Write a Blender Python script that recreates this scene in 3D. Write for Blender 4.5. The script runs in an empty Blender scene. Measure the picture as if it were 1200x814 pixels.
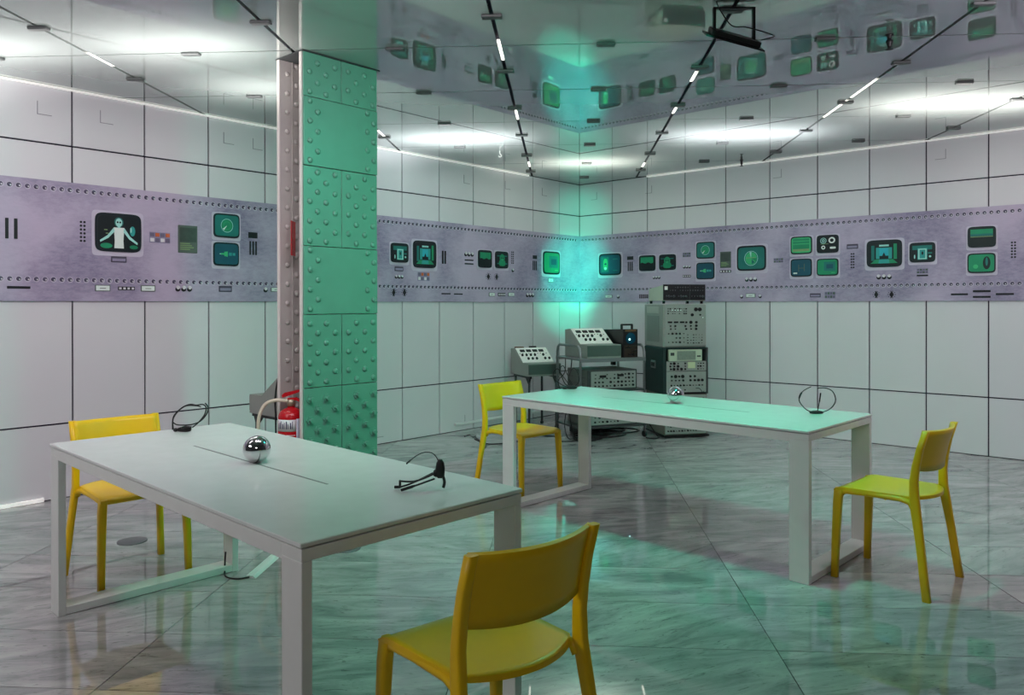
import bpy, math, random
from mathutils import Vector, Matrix

random.seed(7)
PI = math.pi
S = bpy.context.scene
COL = S.collection

# ------------------------------------------------------------------ camera
F_PX, YAW, PITCH, ROLL = 911.56, -0.7317, -0.0026, -0.0011
EYE = Vector((5.9576, -7.9172, 1.3518))
fw = Vector((math.sin(YAW)*math.cos(PITCH), math.cos(YAW)*math.cos(PITCH), math.sin(PITCH)))
r0 = Vector((math.cos(YAW), -math.sin(YAW), 0)); u0 = r0.cross(fw)
rt = r0*math.cos(ROLL)+u0*math.sin(ROLL); up = u0*math.cos(ROLL)-r0*math.sin(ROLL)
cd = bpy.data.cameras.new('camera'); cam = bpy.data.objects.new('camera', cd); COL.objects.link(cam)
cd.sensor_fit = 'HORIZONTAL'; cd.sensor_width = 36; cd.lens = F_PX*36/1200; cd.shift_y = -48.66/1200
cd.clip_start = 0.05
cam.matrix_world = Matrix(((rt.x, up.x, -fw.x, EYE.x), (rt.y, up.y, -fw.y, EYE.y), (rt.z, up.z, -fw.z, EYE.z), (0, 0, 0, 1)))
S.camera = cam

# ------------------------------------------------------------------ world, lights, exposure
S.view_settings.view_transform = 'Standard'; S.view_settings.look = 'None'
S.view_settings.gamma = 1; S.view_settings.use_curve_mapping = False
S.view_settings.exposure = -0.44
w = bpy.data.worlds.new('world'); S.world = w; w.use_nodes = True
w.node_tree.nodes['Background'].inputs[0].default_value = (0.6, 0.62, 0.66, 1)
w.node_tree.nodes['Background'].inputs[1].default_value = 0.05

CEIL = 2.859
GA = math.radians(38.1)                       # angle of the floor and ceiling grid
GB, GN = Vector((math.cos(GA), math.sin(GA), 0)), Vector((-math.sin(GA), math.cos(GA), 0))
def grid(b, n, z=0.0): p = GB*b+GN*n; return Vector((p.x, p.y, z))

def area(name, loc, target, sx, sy, power, color, spread=180, rotz=None):
    d = bpy.data.lights.new(name, 'AREA'); d.shape = 'RECTANGLE'; d.size = sx; d.size_y = sy
    d.energy = power; d.color = color; d.spread = math.radians(spread)
    o = bpy.data.objects.new(name, d); COL.objects.link(o); o.location = loc
    dr = (Vector(target)-Vector(loc)).normalized()
    if rotz is None: o.rotation_euler = dr.to_track_quat('-Z', 'Y').to_euler()
    else: o.rotation_euler = (PI if dr.z > 0 else 0, 0, rotz)
    return o
def spot(name, loc, target, power, color, angle, blend, radius):
    d = bpy.data.lights.new(name, 'SPOT'); d.energy = power; d.color = color
    d.spot_size = math.radians(angle); d.spot_blend = blend; d.shadow_soft_size = radius
    o = bpy.data.objects.new(name, d); COL.objects.link(o); o.location = loc
    o.rotation_euler = (Vector(target)-Vector(loc)).normalized().to_track_quat('-Z', 'Y').to_euler()
    return o
# unseen area lights added below the ceiling to make bright glows on its panels
for b, n, sx, pw, c in ((-1.15, -2.85, 0.9, 24, (.96, .97, 1)), (0.06, -1.55, 0.8, 17, (1, .97, .88)), (1.40, -2.85, 1.1, 24, (.96, .95, 1)),
                        (2.85, -3.85, 1.3, 28, (1, .95, .90)), (-2.45, -5.50, 0.9, 13, (1, .97, .94)), (-3.60, -5.55, 0.8, 11, (1, .97, .94)),
                        (-2.25, -4.60, 0.7, 9, (1, .97, .94))):
    area('added_glow_light', grid(b, n, CEIL-0.42), grid(b, n, CEIL), sx, 0.15, pw*1.15, c, 142, GA)
# unseen area lights added out of view to brighten walls and furniture
area('added_wash_light', (3.6, -6.2, 2.82), (1.2, -4.9, 1.0), 1.2, 0.5, 46, (1, .89, .97), 150)
area('added_wash_light', (5.9, -3.9, 2.82), (4.9, -1.0, 1.0), 1.2, 0.5, 50, (1, .89, .98), 150)
area('added_wash_light', (2.3, -7.6, 2.82), (0.3, -6.6, 1.0), 1.2, 0.5, 32, (1, .86, .95), 150)
area('added_wash_light', (7.0, -2.2, 2.82), (6.2, 0, 1.0), 1.2, 0.5, 32, (1, .86, .95), 150)
area('added_wash_light', (7.6, -9.3, 2.82), (3.4, -6.2, 0.6), 1.2, 0.6, 24, (1, .95, .96), 150)  # added fill from behind the camera, for the chair back and near table
area('added_wash_light', (3.0, -9.8, 2.78), (3.0, -6.7, 0.4), 1.4, 0.5, 46, (1, .95, .96), 140)  # added fill for the table fronts and the column recess
# the green floodlight's beam and a second green beam into the corner
FLOOD = Vector((4.17, -4.25, 2.70))
GREEN = (0.0, 1.0, 0.60)
LN = Vector((-.469, .164, -.867)); LC = Vector((FLOOD.x, FLOOD.y, CEIL-.167))
area('green_flood_beam', LC+LN*.04, LC+LN, 0.18, 0.12, 46, GREEN, 160)
for tgt, pw, ang in (((0.03, -0.16, 1.75), 6500, 9.0), ((0.03, -0.36, 1.34), 3000, 7.5), ((0.03, -0.03, 2.40), 1500, 8.0)):
    spot('green_corner_beam', (4.9, -5.4, 2.72), tgt, pw, (0.0, 1.0, 0.60), ang, 1.0, 0.04)

# ------------------------------------------------------------------ materials
def lin(c): return tuple((x/12.92 if x <= .04045 else ((x+.055)/1.055)**2.4) for x in c)
def rgb(h): return lin(tuple(int(h[i:i+2], 16)/255 for i in (0, 2, 4)))
MATS = {}
def mat(name, hexc, rough=0.5, metal=0.0, ior=1.45, emit=0.0, vary=0.06, scale=14.0, bump=0.0, stretch=(1, 1, 1)):
    if name in MATS: return MATS[name]
    m = bpy.data.materials.new(name); m.use_nodes = True; nt = m.node_tree; N, L = nt.nodes, nt.links
    p = N['Principled BSDF']; c = rgb(hexc)
    p.inputs['Roughness'].default_value = rough; p.inputs['Metallic'].default_value = metal; p.inputs['IOR'].default_value = ior
    tc = N.new('ShaderNodeTexCoord'); mp = N.new('ShaderNodeMapping'); no = N.new('ShaderNodeTexNoise')
    mp.inputs['Scale'].default_value = stretch
    no.inputs['Scale'].default_value = scale; no.inputs['Detail'].default_value = 4
    L.new(tc.outputs['Object'], mp.inputs[0]); L.new(mp.outputs[0], no.inputs['Vector'])
    mx = N.new('ShaderNodeMix'); mx.data_type = 'RGBA'
    mx.inputs[6].default_value = tuple(max(0, v*(1-vary)) for v in c)+(1,)
    mx.inputs[7].default_value = tuple(min(1, v*(1+vary)) for v in c)+(1,)
    L.new(no.outputs['Fac'], mx.inputs[0]); L.new(mx.outputs[2], p.inputs['Base Color'])
    if emit:
        p.inputs['Emission Color'].default_value = c+(1,); p.inputs['Emission Strength'].default_value = emit
    if bump:
        b = N.new('ShaderNodeBump'); b.inputs['Strength'].default_value = bump; b.inputs['Distance'].default_value = .01
        L.new(no.outputs['Fac'], b.inputs['Height']); L.new(b.outputs[0], p.inputs['Normal'])
    MATS[name] = m; return m

def marble():
    m = bpy.data.materials.new('polished_marble'); m.use_nodes = True; nt = m.node_tree; N, L = nt.nodes, nt.links
    p = N['Principled BSDF']
    geo = N.new('ShaderNodeNewGeometry'); oi = N.new('ShaderNodeObjectInfo')
    add = N.new('ShaderNodeVectorMath'); add.operation = 'ADD'
    sc = N.new('ShaderNodeVectorMath'); sc.operation = 'SCALE'; sc.inputs['Scale'].default_value = 40
    cmb = N.new('ShaderNodeCombineXYZ')
    for i in range(3): L.new(oi.outputs['Random'], cmb.inputs[i])
    L.new(cmb.outputs[0], sc.inputs[0])
    rot = N.new('ShaderNodeVectorRotate'); rot.rotation_type = 'Z_AXIS'
    mr = N.new('ShaderNodeMapRange'); mr.inputs['To Min'].default_value = -math.radians(75); mr.inputs['To Max'].default_value = -math.radians(35)
    L.new(oi.outputs['Random'], mr.inputs['Value']); L.new(mr.outputs[0], rot.inputs['Angle'])
    L.new(geo.outputs['Position'], rot.inputs['Vector'])
    L.new(rot.outputs[0], add.inputs[0]); L.new(sc.outputs[0], add.inputs[1])
    mp = N.new('ShaderNodeMapping'); mp.inputs['Scale'].default_value = (1.8, 7.0, 1)
    L.new(add.outputs[0], mp.inputs[0])
    n1 = N.new('ShaderNodeTexNoise'); n1.inputs['Scale'].default_value = 1.3; n1.inputs['Detail'].default_value = 8; n1.inputs['Roughness'].default_value = .65; n1.inputs['Distortion'].default_value = .8
    n2 = N.new('ShaderNodeTexNoise'); n2.inputs['Scale'].default_value = 7; n2.inputs['Detail'].default_value = 6; n2.inputs['Roughness'].default_value = .7; n2.inputs['Distortion'].default_value = 1.4
    L.new(mp.outputs[0], n1.inputs['Vector']); L.new(mp.outputs[0], n2.inputs['Vector'])
    r1 = N.new('ShaderNodeValToRGB'); e = r1.color_ramp.elements
    e[0].position = .30; e[0].color = rgb('75777a')+(1,); e[1].position = .66; e[1].color = rgb('b6b5b4')+(1,)
    r2 = N.new('ShaderNodeValToRGB'); e = r2.color_ramp.elements
    e[0].position = .30; e[0].color = rgb('5f6669')+(1,); e[1].position = .43; e[1].color = (1, 1, 1, 1)
    L.new(n1.outputs['Fac'], r1.inputs[0]); L.new(n2.outputs['Fac'], r2.inputs[0])
    mx = N.new('ShaderNodeMix'); mx.data_type = 'RGBA'; mx.blend_type = 'MULTIPLY'; mx.inputs[0].default_value = .75
    L.new(r1.outputs[0], mx.inputs[6]); L.new(r2.outputs[0], mx.inputs[7]); L.new(mx.outputs[2], p.inputs['Base Color'])
    p.inputs['Roughness'].default_value = .02; p.inputs['IOR'].default_value = 1.85
    return m
def ceiling_mat():
    m = mat('gloss_grey_ceiling', 'bcc4c1', .018, .55, 1.8, 0, .04, 3)
    return m
def mural_mat():
    m = bpy.data.materials.new('mural_print'); m.use_nodes = True; nt = m.node_tree; N, L = nt.nodes, nt.links
    p = N['Principled BSDF']; p.inputs['Roughness'].default_value = .55
    tc = N.new('ShaderNodeTexCoord')
    big = N.new('ShaderNodeTexNoise'); big.inputs['Scale'].default_value = 1.4; big.inputs['Detail'].default_value = 2
    mp = N.new('ShaderNodeMapping'); mp.inputs['Scale'].default_value = (5, 1, 11)
    fine = N.new('ShaderNodeTexNoise'); fine.inputs['Scale'].default_value = 3; fine.inputs['Detail'].default_value = 8; fine.inputs['Roughness'].default_value = .75
    L.new(tc.outputs['Object'], big.inputs['Vector']); L.new(tc.outputs['Object'], mp.inputs[0]); L.new(mp.outputs[0], fine.inputs['Vector'])
    r = N.new('ShaderNodeValToRGB'); e = r.color_ramp.elements
    e[0].position = .34; e[0].color = rgb('958ca6')+(1,); e[1].position = .60; e[1].color = rgb('b7abc2')+(1,)
    L.new(big.outputs['Fac'], r.inputs[0])
    r2 = N.new('ShaderNodeValToRGB'); e = r2.color_ramp.elements
    e[0].position = .36; e[0].color = (.55, .53, .62, 1); e[1].position = .58; e[1].color = (1, 1, 1, 1)
    L.new(fine.outputs['Fac'], r2.inputs[0])
    mx = N.new('ShaderNodeMix'); mx.data_type = 'RGBA'; mx.blend_type = 'MULTIPLY'
    inv = N.new('ShaderNodeMapRange'); inv.inputs['From Min'].default_value = .35; inv.inputs['From Max'].default_value = .62; inv.inputs['To Min'].default_value = .85; inv.inputs['To Max'].default_value = .12
    L.new(big.outputs['Fac'], inv.inputs['Value']); L.new(inv.outputs[0], mx.inputs[0])
    L.new(r.outputs[0], mx.inputs[6]); L.new(r2.outputs[0], mx.inputs[7]); L.new(mx.outputs[2], p.inputs['Base Color'])
    return m

M_MARBLE = marble(); M_MURAL = mural_mat(); M_CEIL = ceiling_mat()
M_PANEL = mat('white_wall_panel', 'd6d5d9', .42, 0, 1.4, 0, .02, 2)
M_JOINT = mat('dark_joint', '221932', .8)
M_BLACK = mat('black_plastic', '0b0c0d', .45)
M_TAN = mat('far_room_paint', '7d7d80', .7)
M_TABLE = mat('white_table_enamel', 'd9dbd8', .38)
M_TOP = mat('satin_white_tabletop', 'd4d8d6', .16, 0, 1.33)
M_YEL = mat('yellow_polypropylene', 'e8bd0a', .36, 0, 1.45, 0, .03, 30)
M_STEEL = mat('brushed_steel_ball', 'c9cbcc', .07, 1.0, 1.5, 0, .05, 8)
M_CHROME = mat('tube_steel', '8a8f90', .3, 1.0)
M_COLUMN = mat('grey_column_paint', 'a9a4a0', .42, 0, 1.45, 0, .08, 9, .03)
M_COLG = mat('sea_green_plate', '5b9480', .38, 0, 1.45, 0, .08, 9, .03)  # green tone of the column's plates
M_COLW = mat('pale_column_edge', 'cfc9c4', .5)
M_CASE = mat('warm_grey_case', '8b908a', .5)
M_CASED = mat('dark_grey_green_front', '4b5a55', .5)
M_FACE = mat('aluminium_faceplate', '9aa09b', .4, .3)
M_WHITEP = mat('white_faceplate', 'f3f1ec', .45)
M_DKGREEN = mat('dark_green_case', '0f2a28', .5)
M_RED = mat('red_enamel', 'b3121c', .25)
M_CREAM = mat('cream_hose', 'cfc9b4', .5)
M_DKGREY = mat('dark_grey_metal', '3a3d3e', .5)
M_LED = mat('white_led', 'fff8ee', .5, 0, 1.45, 3.0, 0)
M_LEDSOFT = mat('white_led_strip', 'fffdf8', .5, 0, 1.45, .4, 0)
M_CLIP = mat('ceiling_clip_grey', '4c4f4f', .5)
M_DISC = mat('grey_floor_disc', '6c6c70', .35, .5)

# ------------------------------------------------------------------ mesh builder
class MB:
    def __init__(s): s.v = []; s.f = []; s.sm = []
    def add(s, vs, fs, smooth=False):
        o = len(s.v); s.v += [tuple(p) for p in vs]
        for f in fs: s.f.append(tuple(i+o for i in f)); s.sm.append(smooth)
        return s
    def box(s, x0, x1, y0, y1, z0, z1, c=0.0):
        if c <= 0:
            v = [(x, y, z) for z in (z0, z1) for y in (y0, y1) for x in (x0, x1)]
            return s.add(v, [(0, 2, 3, 1), (4, 5, 7, 6), (0, 1, 5, 4), (2, 6, 7, 3), (0, 4, 6, 2), (1, 3, 7, 5)])
        # chamfered: three rings of octagon-like rectangles
        def ring(z, i): return [(x0+i+c, y0+i, z), (x1-i-c, y0+i, z), (x1-i, y0+i+c, z), (x1-i, y1-i-c, z), (x1-i-c, y1-i, z), (x0+i+c, y1-i, z), (x0+i, y1-i-c, z), (x0+i, y0+i+c, z)]
        rs = [ring(z0, c), ring(z0+c, 0), ring(z1-c, 0), ring(z1, c)]
        v = sum(rs, []); f = [tuple(range(7, -1, -1)), tuple(24+i for i in range(8))]
        for k in range(3):
            for i in range(8):
                j = (i+1) % 8; f.append((k*8+i, k*8+j, k*8+8+j, k*8+8+i))
        return s.add(v, f)
    def prism(s, poly, a, b, axis='z', smooth=False):
        """poly: 2D outline; extruded from a to b along axis (x: (y,z) outline, y: (x,z), z: (x,y))."""
        n = len(poly)
        def P(p, t): return (p[0], p[1], t) if axis == 'z' else ((p[0], t, p[1]) if axis == 'y' else (t, p[0], p[1]))
        v = [P(p, a) for p in poly]+[P(p, b) for p in poly]
        s.add(v, [tuple(range(n-1, -1, -1)), tuple(range(n, 2*n))])
        o = len(s.v)-2*n
        for i in range(n):
            j = (i+1) % n; s.f.append((o+i, o+j, o+n+j, o+n+i)); s.sm.append(smooth)
        return s
    def rings(s, rings, cap=True, smooth=True):
        n = len(rings[0]); v = [p for r in rings for p in r]; f = []
        for k in range(len(rings)-1):
            for i in range(n):
                j = (i+1) % n; f.append((k*n+i, k*n+j, k*n+n+j, k*n+n+i))
        s.add(v, f, smooth)
        if cap:
            o = len(s.v)-len(v)
            s.f.append(tuple(o+i for i in range(n-1, -1, -1))); s.sm.append(False)
            s.f.append(tuple(o+len(v)-n+i for i in range(n))); s.sm.append(False)
        return s
    def lathe(s, prof, n=24, c=(0, 0, 0), axis='z', smooth=True):
        rs = []
        for r, h in prof:
            ring = []
            for i in range(n):
                a = 2*PI*i/n; x, y = r*math.cos(a), r*math.sin(a)
                p = (x, y, h) if axis == 'z' else ((x, -h, y) if axis == 'y' else (h, x, y))
                ring.append((p[0]+c[0], p[1]+c[1], p[2]+c[2]))
            rs.append(ring)
        return s.rings(rs, True, smooth)
    def ball(s, c, r, n=24, m=12, sq=(1, 1, 1)):
        rs = []
        for k in range(1, m):
            t = PI*k/m; rs.append([(c[0]+r*sq[0]*math.sin(t)*math.cos(2*PI*i/n), c[1]+r*sq[1]*math.sin(t)*math.sin(2*PI*i/n), c[2]-r*sq[2]*math.cos(t)) for i in range(n)])
        o = len(s.v); s.rings(rs, False); b = len(s.v); s.v += [(c[0], c[1], c[2]-r*sq[2]), (c[0], c[1], c[2]+r*sq[2])]
        for i in range(n):
            j = (i+1) % n; s.f.append((b, o+j, o+i)); s.f.append((b+1, o+(m-2)*n+i, o+(m-2)*n+j)); s.sm += [True, True]
        return s
    def tube(s, path, r, n=8, flat=1.0):
        P = [Vector(p) for p in path]; rs = []; prev = None
        for i, p in enumerate(P):
            t = (P[min(i+1, len(P)-1)]-P[max(i-1, 0)]).normalized()
            if prev is None:
                a = Vector((0, 0, 1)) if abs(t.z) < .9 else Vector((1, 0, 0))
                u = t.cross(a).normalized()
            else: u = (prev-t*prev.dot(t)).normalized()
            prev = u; vv = t.cross(u); rr = r[i] if isinstance(r, (list, tuple)) else r
            rs.append([tuple(p+u*rr*math.cos(2*PI*k/n)+vv*rr*flat*math.sin(2*PI*k/n)) for k in range(n)])
        return s.rings(rs, True)
    def column(s, nodes, n=16, e=4.0):
        """stack of horizontal superellipse sections: (x, y, z, a, b)"""
        rs = []
        for x, y, z, a, b in nodes:
            ring = []
            for i in range(n):
                t = 2*PI*(i+.5)/n; c, q = math.cos(t), math.sin(t)
                ring.append((x+a*math.copysign(abs(c)**(2/e), c), y+b*math.copysign(abs(q)**(2/e), q), z))
            rs.append(ring)
        return s.rings(rs, True)
    def sheet(s, G, th):
        """closed thick sheet from a grid of points; th = thickness against the grid normal"""
        nu, nv = len(G), len(G[0]); V = [[Vector(p) for p in r] for r in G]; nr = []
        for i in range(nu):
            for j in range(nv):
                a = V[min(i+1, nu-1)][j]-V[max(i-1, 0)][j]; b = V[i][min(j+1, nv-1)]-V[i][max(j-1, 0)]
                nr.append(a.cross(b).normalized())
        top = [V[i][j] for i in range(nu) for j in range(nv)]; bot = [p-n*th for p, n in zip(top, nr)]
        I = lambda i, j: i*nv+j; K = nu*nv; f = []
        for i in range(nu-1):
            for j in range(nv-1):
                f.append((I(i, j), I(i+1, j), I(i+1, j+1), I(i, j+1))); f.append((K+I(i, j), K+I(i, j+1), K+I(i+1, j+1), K+I(i+1, j)))
        s.add(top+bot, f, True)
        bd = [I(i, 0) for i in range(nu)]+[I(nu-1, j) for j in range(1, nv)]+[I(i, nv-1) for i in range(nu-2, -1, -1)]+[I(0, j) for j in range(nv-2, 0, -1)]
        o = len(s.v)-2*K
        for k in range(len(bd)):
            a, b = bd[k], bd[(k+1) % len(bd)]; s.f.append((o+a, o+K+a, o+K+b, o+b)); s.sm.append(False)
        return s
    def mesh(s, name, m):
        me = bpy.data.meshes.new(name); me.from_pydata(s.v, [], s.f); me.materials.append(m)
        me.polygons.foreach_set('use_smooth', s.sm); me.update()
        import bmesh
        bm = bmesh.new(); bm.from_mesh(me); bmesh.ops.recalc_face_normals(bm, faces=bm.faces); bm.to_mesh(me); bm.free()
        return me
    def build(s, name, m, parent=None, loc=None, rotz=0.0):
        o = bpy.data.objects.new(name, s.mesh(name, m)); COL.objects.link(o)
        if parent: o.parent = parent
        if loc is not None: o.location = loc
        if rotz: o.rotation_euler = (0, 0, rotz)
        return o
def inst(name, me, parent, loc, rotz=0.0):
    o = bpy.data.objects.new(name, me); COL.objects.link(o); o.parent = parent; o.location = loc; o.rotation_euler = (0, 0, rotz); return o
def tag(o, label=None, cat=None, group=None, kind=None):
    if label: o['label'] = label
    if cat: o['category'] = cat
    if group: o['group'] = group
    if kind: o['kind'] = kind
    return o
def empty(name, loc=(0, 0, 0), rotz=0.0):
    o = bpy.data.objects.new(name, None); COL.objects.link(o); o.location = loc; o.rotation_euler = (0, 0, rotz); o.empty_display_size = .1; return o
def copy_tree(o, parent=None):
    c = o.copy(); COL.objects.link(c); c.parent = parent
    for ch in list(o.children): copy_tree(ch, c)
    return c
def smooth_path(pts, k=6):
    P = [Vector(p) for p in pts]; out = []
    for i in range(len(P)-1):
        a, b, c, d = P[max(i-1, 0)], P[i], P[i+1], P[min(i+2, len(P)-1)]
        for j in range(k):
            t = j/k; out.append(.5*((2*b)+(c-a)*t+(2*a-5*b+4*c-d)*t*t+(3*b-a-3*c+d)*t**3))
    out.append(P[-1]); return out
def sellipse(cx, cz, a, b, e=6.0, n=32):
    o = []
    for i in range(n):
        t = 2*PI*i/n; c, q = math.cos(t), math.sin(t)
        o.append((cx+a*math.copysign(abs(c)**(2/e), c), cz+b*math.copysign(abs(q)**(2/e), q)))
    return o

# ------------------------------------------------------------------ setting
RX, RY = 9.2, -10.2                            # far ends of the room
def clip(poly):
    for ax, lim, sg in ((0, 0.0, 1), (0, RX, -1), (1, RY, 1), (1, 0.0, -1)):
        out = []
        for i in range(len(poly)):
            a, b = poly[i], poly[(i+1) % len(poly)]
            da, db = (a[ax]-lim)*sg, (b[ax]-lim)*sg
            if da >= 0: out.append(a)
            if (da >= 0) != (db >= 0):
                t = da/(da-db); out.append((a[0]+(b[0]-a[0])*t, a[1]+(b[1]-a[1])*t))
        poly = out
        if len(poly) < 3: return []
    return poly
def parea(p): return abs(sum(p[i][0]*p[(i+1) % len(p)][1]-p[(i+1) % len(p)][0]*p[i][1] for i in range(len(p))))/2
def grid_cells(b0, db, n0, dn, gb, gn):
    for i in range(-14, 15):
        for j in range(-40, 41):
            bl, bh, nl, nh = b0+i*db+gb/2, b0+(i+1)*db-gb/2, n0+j*dn+gn/2, n0+(j+1)*dn-gn/2
            full = [tuple(grid(b, n)[:2]) for b, n in ((bl, nl), (bh, nl), (bh, nh), (bl, nh))]
            p = clip(full)
            if len(p) < 3 or parea(p) < .004: continue
            yield p, abs(parea(p)-parea(full)) < 1e-6, grid((bl+bh)/2, (nl+nh)/2), bh-bl, nh-nl

floor = tag(MB().box(0, RX, RY, 0, -.10, -.0035).build('floor', mat('dark_grout', '2a2c2e', .7)), None, None, None, 'structure')
shared = None
for p, whole, c, wb, wn in grid_cells(-0.605, 1.235, -0.30, 0.4655, .004, .004):
    if whole:
        if shared is None: shared = MB().box(-wb/2, wb/2, -wn/2, wn/2, -.012, 0).mesh('tile', M_MARBLE)
        inst('tile', shared, floor, (c.x, c.y, 0), GA)
    else:
        q = [(x-c.x, y-c.y) for x, y in p]; MB().prism(q, -.012, 0).build('tile', M_MARBLE, floor, (c.x, c.y, 0))

ceiling = tag(MB().box(0, RX, RY, 0, CEIL+.03, CEIL+.12).build('ceiling', M_JOINT), None, None, None, 'structure')
shared = None
TR0, TRD, JN0, JND = -0.572, 1.237, -0.60, 0.955
for p, whole, c, wb, wn in grid_cells(TR0, TRD, JN0, JND, .022, .011):
    if whole:
        if shared is None: shared = MB().box(-wb/2, wb/2, -wn/2, wn/2, 0, .02).mesh('ceiling_panel', M_CEIL)
        inst('panel', shared, ceiling, (c.x, c.y, CEIL), GA)
    else:
        q = [(x-c.x, y-c.y) for x, y in p]; MB().prism(q, 0, .02).build('panel', M_CEIL, ceiling, (c.x, c.y, CEIL))
clipm = MB().box(-.055, .055, -.022, .022, -.016, 0, .004).mesh('clip', M_CLIP)
inside = lambda p: .06 < p.x < 8 and -9 < p.y < -.06
for i in range(-4, 5):
    for j in range(-9, 3):
        p = grid(TR0+i*TRD, JN0+(j+.5)*JND)
        if inside(p): inst('clip', clipm, ceiling, (p.x, p.y, CEIL), GA)
        p = grid(TR0+(i+.5)*TRD, JN0+j*JND)
        if inside(p): inst('clip', clipm, ceiling, (p.x, p.y, CEIL), GA)
led = 0
for i, n0, n1 in ((0, -5.45, -5.1), (0, -3.85, -3.55), (1, -4.75, -4.55), (1, -3.82, -3.66), (2, -4.5, -4.05), (2, -3.95, -3.45), (-2, -5.4, -5.15), (-1, -3.2, -3.0), (0, -1.6, -1.35), (1, -1.45, -1.25)):
    b = TR0+i*TRD; c = grid(b, (n0+n1)/2)
    MB().box(-.008, .008, -(n1-n0)/2, (n1-n0)/2, .001, .012).build('light_strip', M_LED, ceiling, (c.x, c.y, CEIL), GA)

# the two panelled walls: local x runs along the wall to the viewer's right, local -y comes out of it
ROWS = ((0, .521), (.521, 1.491), (1.491, 2.461), (2.461, CEIL))
G = .012
pm = {}
def panel_mesh(wd, ht):
    k = (round(wd, 4), round(ht, 4))
    if k not in pm: pm[k] = MB().box(G/2, wd-G/2, 0, .014, G/2, ht-G/2).mesh('wall_panel', M_PANEL)
    return pm[k]
def build_wall(name, rotz, edges, x0, x1):
    wl = tag(MB().box(x0, x1, .014, .10, 0, CEIL).build(name, M_JOINT, None, (0, 0, 0), rotz), None, None, None, 'structure')
    for a, b in zip(edges[:-1], edges[1:]):
        for z0, z1 in ROWS: inst('panel', panel_mesh(b-a, z1-z0), wl, (a, 0, z0))
    return wl
wall_r = build_wall('wall_right', 0, [i*.5 for i in range(19)]+[RX], 0, RX)
le = [-RY]+[(.411+.5*k) for k in range(19, -1, -1)]+[0]
wall_l = build_wall('wall_left', PI/2, [-e for e in le], RY, 0)
tag(MB().box(0, RX, RY-.1, RY, 0, CEIL).build('wall_back', M_TAN), None, None, None, 'structure')
tag(MB().box(RX, RX+.1, RY, 0, 0, CEIL).build('wall_side', M_TAN), None, None, None, 'structure')
# small square access plates, their edge shade drawn as grey bars, thin lit strips along the wall heads
def plate_mesh(sg):
    m = MB().box(-.045, .045, -.0025, .004, -.045, -.041); m.box(sg*.043-.002, sg*.043+.002, -.0025, .004, -.041, .045)
    return m.mesh('access_plate', mat('plate_edge_shade', '8b8892', .5))
plate_l, plate_r = plate_mesh(-1), plate_mesh(1)
for y, z in ((-6.085, 2.726), (-5.68, 2.735), (-4.738, 2.732), (-4.478, 2.723), (-2.009, 2.721), (-1.353, 2.732), (-.697, 2.725), (-2.0, .147), (-3.193, .144)): inst('access_plate', plate_l, wall_l, (y, 0, z-.03))
for x, z in ((.226, 2.725), (1.018, 2.73), (2.583, 2.742), (4.118, 2.745), (4.146, .124)): inst('access_plate', plate_r, wall_r, (x, 0, z-.03))
tag(MB().box(1.0, 8.6, -.02, 0, CEIL-.012, CEIL-.002).build('trim_1', M_LEDSOFT), None, None, None, 'structure')
tag(MB().box(RY, -1.0, -.02, 0, CEIL-.012, CEIL-.002).build('trim_2', M_LEDSOFT, None, (0, 0, 0), PI/2), None, None, None, 'structure')
tag(MB().box(-9.5, -6.1, -.02, 0, .002, .024).build('trim_3', M_LEDSOFT, None, (0, 0, 0), PI/2), None, None, None, 'structure')
tag(MB().box(-2.2, -.6, -.02, 0, .06, .09, .004).build('trim_4', mat('white_trunking', 'dfe2e2', .4), None, (0, 0, 0), PI/2), None, None, None, 'structure')

# ------------------------------------------------------------------ murals
P_DARK = mat('print_black', '0d1016', .5); P_PLATE = mat('print_pale_plate', 'c3bccd', .5)
P_BEZ = mat('print_bezel', '0b1a22', .45)
P_COL = dict(teal=mat('print_teal', '166f69', .45, vary=.25, scale=9), green=mat('print_green', '198a61', .45, vary=.25, scale=9), navy=mat('print_navy', '124e60', .45, vary=.25, scale=9),
             black=mat('print_deep', '08161a', .45), pale=mat('print_pale_aqua', '9fd8d0', .45), lime=mat('print_lime', '3cb274', .45), white=mat('print_white', 'dfe9e4', .45),
             mid=mat('print_mid_teal', '2c9792', .45, vary=.15), cyan=mat('print_cyan', '2aa8ba', .45, vary=.15), grey=mat('print_grey', '55635c', .5), olive=mat('print_olive', '7d9b6a', .5),
             slate=mat('print_slate', '6d6880', .5), orange=mat('print_orange', 'c9683c', .5), lav=mat('print_lavender', '8d85a0', .5), knob=mat('print_knob', 'd9d8dc', .4))
def ell(cx, cz, a, b, n=20, e=2.0): return sellipse(cx, cz, a, b, e, n)
def rc(x0, x1, z0, z1): return [(x0, z0), (x1, z0), (x1, z1), (x0, z1)]
def ringp(m, cx, cz, a, b, t, D):
    n = 28; o, i = ell(cx, cz, a, b, n), ell(cx, cz, a*(1-t), b*(1-t), n)
    for k in range(n):
        j = (k+1) % n; m.prism([o[k], o[j], i[j], i[k]], D[0], D[1], 'y')
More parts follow.
